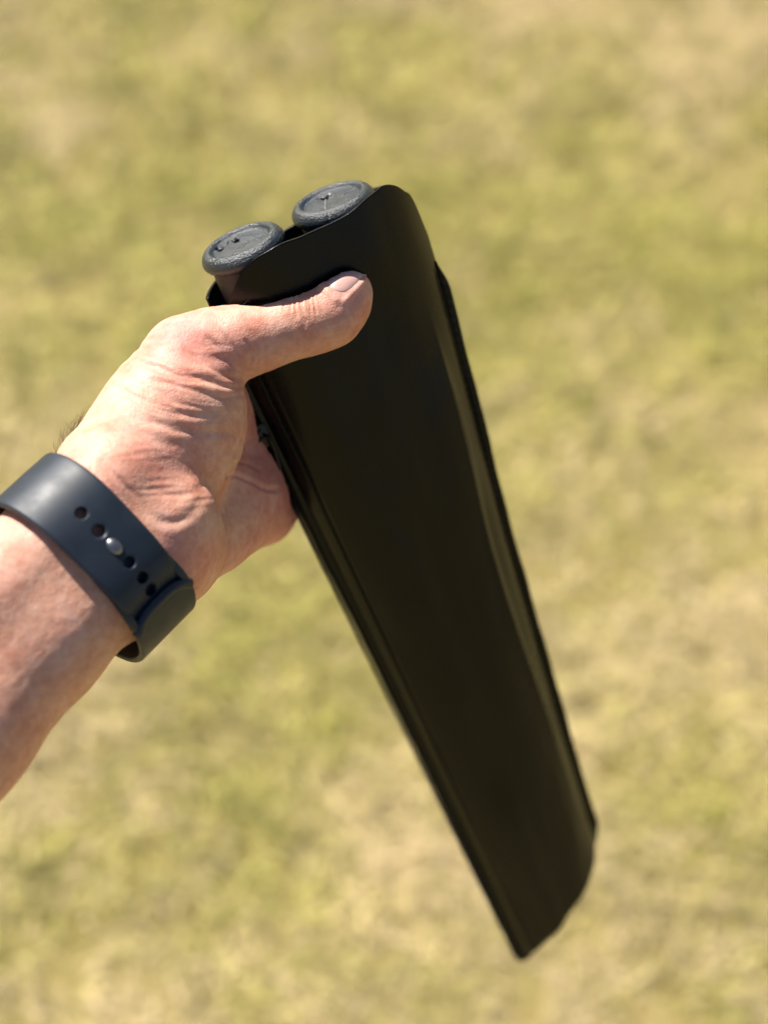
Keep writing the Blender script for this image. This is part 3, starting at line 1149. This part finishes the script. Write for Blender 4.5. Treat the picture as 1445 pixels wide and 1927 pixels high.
# ------------------------------------------------------------------ the two sticks inside
def stick(label, ctr_px, depth, roll, star, seam_ang, seam_mat_light, tilt=(0, 0)):
    c = PX(ctr_px[0], ctr_px[1], depth)
    q = c - O
    w0, n0, s0 = q @ Wd, q @ Nn, q @ A
    base = CS(0.45 * w0, -0.001, LEN - 0.012)
    d = unit(base - c)                             # down the stick
    e1 = unit(Wd - (Wd @ d) * d); e2 = np.cross(d, e1)
    e1, e2 = e1 * math.cos(roll) + e2 * math.sin(roll), -e1 * math.sin(roll) + e2 * math.cos(roll)
    root = empty('rubber_capped_stick', tuple(cw(base)))
    tag(root, label, 'stick', 'sticks inside the leather case')
    # cap: polar grid for the face, then the rounded rim and underside
    prof_ = [(0.0, 0.0010), (0.0015, 0.0010), (0.003, 0.00095), (0.0045, 0.00085), (0.006, 0.00095), (0.0075, 0.0010), (0.0086, 0.00105), (0.0093, 0.0010), (0.0097, 0.0007),
             (0.0101, 0.0002), (0.0107, -0.00022), (0.0116, -0.00022), (0.0125, 0.0002), (0.0133, 0.0010), (0.0139, 0.0021), (0.0141, 0.0030), (0.0139, 0.0040), (0.0134, 0.0048), (0.0126, 0.0054), (0.0118, 0.0057)]
    fine = []
    for (r0, z0), (r1, z1) in zip(prof_[:-1], prof_[1:]):
        for k in range(4):
            fine.append((r0 + (r1 - r0) * k / 4, z0 + (z1 - z0) * k / 4))
    fine.append(prof_[-1])
    fr = np.array(fine[1:])
    na_ = 128
    th = np.arange(na_) * 2 * math.pi / na_
    rr, tt = np.meshgrid(fr[:, 0], th, indexing='ij')
    zz = np.repeat(fr[:, 1][:, None], na_, 1)
    X = rr * np.cos(tt); Y = rr * np.sin(tt)
    # star shaped pits punched in the face
    face = rr < 0.0102
    for (sx, sy, sr, ar) in star:
        a = np.arctan2(Y - sy, X - sx); r_ = np.hypot(X - sx, Y - sy)
        lim = sr * (0.42 + 0.58 * np.abs(np.cos(1.5 * a + ar)) ** 1.6)
        zz = zz + np.where(face, 0.0030 * sstep(lim * 1.1, lim * 0.95, r_), 0)
    # moulding seam: a raised hair line from the pit to the rim
    sl_ = np.abs(((tt - seam_ang + math.pi) % (2 * math.pi)) - math.pi) * rr
    zz = zz - 0.00016 * np.exp(-(sl_ / 0.00022) ** 2) * (rr > 0.003) * (1 if seam_mat_light else -1)
    Vv = c + X[..., None] * e1 + Y[..., None] * e2 + zz[..., None] * d
    nr = len(fr)
    verts = np.concatenate([Vv.reshape(-1, 3), [c + d * fine[0][1]]])
    faces = grid_faces(na_, nr, wrap_u=True)
    faces += [(nr * na_, (k + 1) % na_, k) for k in range(na_)]
    capo = mesh_obj('end_cap', verts, faces, RUBBER, root)
    # tubular grip under the cap
    Ls = np.linalg.norm(base - c)
    z = np.concatenate([np.linspace(0.0050, 0.05, 30), np.linspace(0.06, Ls, 20)])
    rad = np.interp(z, [0.006, 0.012, Ls], [0.0120, 0.0122, 0.0088])
    path = c + z[:, None] * d
    mesh_obj('shaft', *tube(path, rad, 40), GRIP, root)
    if seam_mat_light:
        rl = np.linspace(star[0][2] * 0.9, 0.0104, 24)
        a0 = math.atan2(star[0][1], star[0][0])
        p0 = np.array(star[0][:2]); p1 = np.array([math.cos(seam_ang), math.sin(seam_ang)]) * 0.0128
        t_ = np.linspace(0.16, 1, 26)
        q_ = p0 + (p1 - p0) * t_[:, None] + np.stack([0.00022 * np.sin(t_ * 9), 0 * t_], 1)
        zl = np.interp(np.hypot(q_[:, 0], q_[:, 1]), fr[:, 0], fr[:, 1]) - 0.00003
        pth = c + q_[:, :1] * e1 + q_[:, 1:] * e2 + zl[:, None] * d
        mesh_obj('mould_line', *tube(pth, 0.00013, 6), LINE, capo)
    # black plugs that paint in the pits' shade, slightly proud of the pit floor
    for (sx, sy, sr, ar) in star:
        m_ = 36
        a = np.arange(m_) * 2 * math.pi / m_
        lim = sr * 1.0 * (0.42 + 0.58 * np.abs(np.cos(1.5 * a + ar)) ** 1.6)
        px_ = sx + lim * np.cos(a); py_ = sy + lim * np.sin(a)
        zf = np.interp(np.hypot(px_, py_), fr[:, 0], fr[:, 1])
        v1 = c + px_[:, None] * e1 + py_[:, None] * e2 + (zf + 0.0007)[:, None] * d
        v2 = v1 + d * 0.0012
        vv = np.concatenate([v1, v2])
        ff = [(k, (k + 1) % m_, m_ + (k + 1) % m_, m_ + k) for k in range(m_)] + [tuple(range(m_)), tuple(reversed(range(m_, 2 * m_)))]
        mesh_obj('pit_shade_plug', vv, ff, PIT_SHADE, capo)
    return root


stick('right stick with round grey rubber end cap standing higher in the case mouth', (622, 371), 0.4565, 0.0,
      [(-0.0005, -0.0052, 0.0028, 0.3)], math.radians(118), True)
stick('left stick with round grey rubber end cap beside the open zipper edge', (451, 453), 0.4500, 0.0,
      [(-0.0005, -0.0050, 0.0025, 0.9), (-0.0057, -0.0044, 0.0023, 0.1)], math.radians(18), False)

# ------------------------------------------------------------------ wrist watch
watch = empty('wrist_watch', tuple(cw(WC)))
tag(watch, 'dark blue silicone watch strap with holes and steel stud around the bare wrist', 'watch')
NTH = 361
TH = np.linspace(-math.pi, math.pi, NTH)
sk = np.zeros(NTH)
for e in (-0.010, -0.004, 0.004, 0.010):
    dirs = np.cos(TH)[:, None] * WV + np.sin(TH)[:, None] * WU
    r = shoot(np.broadcast_to(wr(0, 0, e), dirs.shape), dirs, 0.005, 0.06)
    sk = sk + r / 4
for _ in range(60):
    sk = np.concatenate([[sk[-2]], sk, [sk[1]]])
    sk = (sk[:-2] + 2 * sk[1:-1] + sk[2:]) / 4
    sk[-1] = sk[0]


def ringp(th, off, e):
    r = np.interp(th, TH, sk) + off
    return WC + (np.cos(th) * r)[..., None] * WV + (np.sin(th) * r)[..., None] * WU + np.asarray(e)[..., None] * ELB


def strap_mesh(th0, th1, off, halfw, thick, ec=0.0, n=90, round_end=(False, False), sec=5):
    """swept rounded rectangle; off = underside above skin; halfw may be callables of theta (deg)"""
    th = np.linspace(math.radians(th0), math.radians(th1), n)
    call = lambda q, t_: q(np.degrees(t_)) if callable(q) else np.full_like(t_, q)
    of = call(off, th); hw = call(halfw, th).copy(); tk = call(thick, th); ecv = call(ec, th)
    arc = np.concatenate([[0], np.cumsum(np.linalg.norm(np.diff(ringp(th, of, ecv), axis=0), axis=1))])
    for side, flag in ((0, round_end[0]), (1, round_end[1])):
        if flag:
            R_ = flag
            x = arc if side == 0 else arc[-1] - arc
            k = np.clip(x / R_, 0, 1)
            hw = hw - R_ * (1 - np.sqrt(np.clip(1 - (1 - k) ** 2, 0, 1)))
    rings = []
    for i in range(n):
        r = tk[i] * 0.42
        pts = []
        for cx, cy, a0 in ((hw[i] - r, tk[i] - r, 0), (-hw[i] + r, tk[i] - r, 90), (-hw[i] + r, r, 180), (hw[i] - r, r, 270)):
            for k in range(sec + 1):
                a = math.radians(a0 + 90 * k / sec)
                pts.append((cx + r * math.cos(a), cy + r * math.sin(a)))
        m2 = sec + 1                                  # extra points across the flat sides keep the shading even
        top = [(x_, tk[i]) for x_ in np.linspace(hw[i] - r, -hw[i] + r, 18)[1:-1]]
        bot = [(x_, 0.0) for x_ in np.linspace(-hw[i] + r, hw[i] - r, 18)[1:-1]]
        pts = np.array(pts[:m2] + top + pts[m2:3 * m2] + bot + pts[3 * m2:])
        rings.append(ringp(np.full(len(pts), th[i]), of[i] + pts[:, 1], ecv[i] + pts[:, 0]))
    m_ = len(rings[0])
    f = grid_faces(m_, n, wrap_u=True)
    f.append(tuple(range(m_))); f.append(tuple(reversed(range((n - 1) * m_, n * m_))))
    return np.concatenate(rings), f


def fix_normals(o):
    bm = bmesh.new(); bm.from_mesh(o.data)
    bmesh.ops.recalc_face_normals(bm, faces=bm.faces[:])
    bm.to_mesh(o.data); bm.free()


RIM = 51.5
EC = -0.0022
outer_off = lambda d: np.interp(d, [-150, -20, 30, RIM - 12, RIM + 2, RIM + 30], [0.0008, 0.0022, 0.0023, 0.0021, 0.0006, 0.0005])
v, f = strap_mesh(-146, RIM + 26, outer_off, lambda d: np.interp(d, [-146, -60, 20, 86], [0.0112, 0.0112, 0.0106, 0.0094]), 0.0021, ec=EC, n=150)
strap = mesh_obj('strap', v, f, STRAP, watch)
fix_normals(strap)
# punched holes
arc_th = np.radians(np.linspace(-100, 100, 801))
arcp = ringp(arc_th, np.full(801, 0.0034), np.full(801, EC))
arcl = np.concatenate([[0], np.cumsum(np.linalg.norm(np.diff(arcp, axis=0), axis=1))])
PIN = math.radians(7.0)
l_pin = np.interp(PIN, arc_th, arcl)
pitch = 0.0076
hole_th = [float(np.interp(l_pin + k, arcl, arc_th)) for k in (-0.0146, -0.0072, 0.0064, 0.0120, 0.0170)]


def cyl_at(th, r0, z0, z1, seg=28, flare=0.0):
    base = ringp(np.array([th]), np.array([0.0]), np.array([EC]))[0]
    out = unit(np.cos(th) * WV + np.sin(th) * WU)
    # true outward normal of the ring
    t2 = ringp(np.array([th + 0.02]), np.array([0.0]), np.array([0.0]))[0] - ringp(np.array([th - 0.02]), np.array([0.0]), np.array([0.0]))[0]
    tn = unit(t2); out = unit(out - (out @ tn) * tn)
    a = np.arange(seg) * 2 * math.pi / seg
    c = np.cos(a)[:, None] * tn + np.sin(a)[:, None] * ELB
    v1 = base + out * z0 + c * r0; v2 = base + out * z1 + c * (r0 + flare)
    ff = [(k, (k + 1) % seg, seg + (k + 1) % seg, seg + k) for k in range(seg)] + [tuple(reversed(range(seg))), tuple(range(seg, 2 * seg))]
    return np.concatenate([v1, v2]), ff, base, out, tn


cutparts = []
for t_ in hole_th:
    _, _, b0, o0, t0 = cyl_at(t_, 0.0018, 0.0, 0.008)
    zt = float(outer_off(math.degrees(t_))) + 0.0021
    lv = []
    pr = [(0.0017, 0.0), (0.0017, zt - 0.0006), (0.0019, zt - 0.00025), (0.0025, zt + 0.0001), (0.0025, 0.009)]
    for r_, z_ in pr:
        for k in range(28):
            a_ = 2 * math.pi * k / 28
            lv.append(b0 + o0 * z_ + (math.cos(a_) * t0 + math.sin(a_) * ELB) * r_)
    lf = grid_faces(28, len(pr), wrap_u=True) + [tuple(range(28)), tuple(reversed(range(28 * (len(pr) - 1), 28 * len(pr))))]
    cutparts.append((np.array(lv), lf))
v, f = join(cutparts)
cutter = mesh_obj('cutter', v, f, STRAP, None, smooth=False)
fix_normals(cutter)
bpy.context.view_layer.update()
md = strap.modifiers.new('holes', 'BOOLEAN')
md.object = cutter; md.operation = 'DIFFERENCE'; md.solver = 'EXACT'
dg = bpy.context.evaluated_depsgraph_get()
nm_ = bpy.data.meshes.new_from_object(strap.evaluated_get(dg))
strap.modifiers.clear()
strap.data = nm_
strap.data.name = 'strap'
cm = cutter.data
bpy.data.objects.remove(cutter); bpy.data.meshes.remove(cm)
strap.data.set_sharp_from_angle(angle=math.radians(40))

# tuck-under strap: from the rim round the far side to the watch, with a loop the strap slides into
inner_off = lambda d: np.interp(d, [RIM - 2, RIM + 4, RIM + 30, 146], [0.0026, 0.0026, 0.0022, 0.0006])
v, f = strap_mesh(RIM + 1.5, 146, inner_off, 0.0114, 0.0021, ec=EC, n=80, round_end=(0.0035, False))
inner = mesh_obj('tuck_strap', v, f, STRAP, watch)
fix_normals(inner)
# rim bar and side rails of the loop
def rail(sg):
    return strap_mesh(RIM - 34, RIM + 3, lambda d: np.interp(d, [RIM - 34, RIM - 18, RIM, RIM + 3], [0.0003, 0.0008, 0.0024, 0.0026]), 0.0013,
                      lambda d: np.interp(d, [RIM - 34, RIM], [0.0016, 0.0024]),
                      ec=lambda d: EC + sg * np.interp(d, [RIM - 34, RIM - 14, RIM - 4], [0.0080, 0.0096, 0.0100]), n=40)


railu, raill = rail(-1), rail(1)
e_ = np.linspace(-0.0106, 0.0106, 40)
bar_path = ringp(np.radians(RIM - 1.0 + 5.0 * (np.abs(e_) / 0.0106) ** 3.5 * 1.5), np.full(40, 0.0042), e_ + EC)
bar = tube(bar_path, 0.0016, 14)
v, f = join([railu, raill, bar])
loop = mesh_obj('strap_loop', v, f, STRAP, watch)
fix_normals(loop)
v, f = strap_mesh(-4, RIM + 10, 0.0002, 0.0104, lambda d: np.interp(d, [RIM - 20, RIM - 8], [0.0017, 0.0005]), ec=EC, n=40, round_end=(0.008, False))
under = mesh_obj('stud_tab', v, f, STRAP, watch)
fix_normals(under)
# steel stud
_, _, base, out, tn = cyl_at(PIN, 0.001, 0, 0.001)
h0 = 0.0037
prof_ = [(0.0, 0.0016), (0.0009, 0.0015), (0.0016, 0.0012), (0.0020, 0.0008), (0.0021, 0.0004), (0.0020, -0.0004), (0.0012, -0.003)]
seg = 28
vv = []
for r_, z_ in prof_[1:]:
    for k in range(seg):
        a = 2 * math.pi * k / seg
        vv.append(base + out * (h0 + z_) + (math.cos(a) * tn * 1.3 + math.sin(a) * ELB * 0.95) * r_)
vv.append(base + out * (h0 + prof_[0][1]))
ff = grid_faces(seg, len(prof_) - 1, wrap_u=True) + [(len(vv) - 1, (k + 1) % seg, k) for k in range(seg)]
st = mesh_obj('stud', np.array(vv), ff, STEEL, watch)
fix_normals(st)
# watch body on the back of the wrist, out of sight from here
rb = float(np.interp(math.pi, TH, sk))
wc_ = WC - WV * (rb + 0.0062)
body = mesh_obj('watch_case', *rbox(wc_, np.array([WU, WV, ELB]), (0.0215, 0.0052, 0.0185), 0.42, 5), SLIDER, watch)
mesh_obj('watch_screen', *rbox(wc_ - WV * 0.0050, np.array([WU, WV, ELB]), (0.0195, 0.0008, 0.0165), 0.4, 3), GLASS, watch)
print('verts hand', len(HV2), 'LEN', LEN, 'elev', math.degrees(elev))
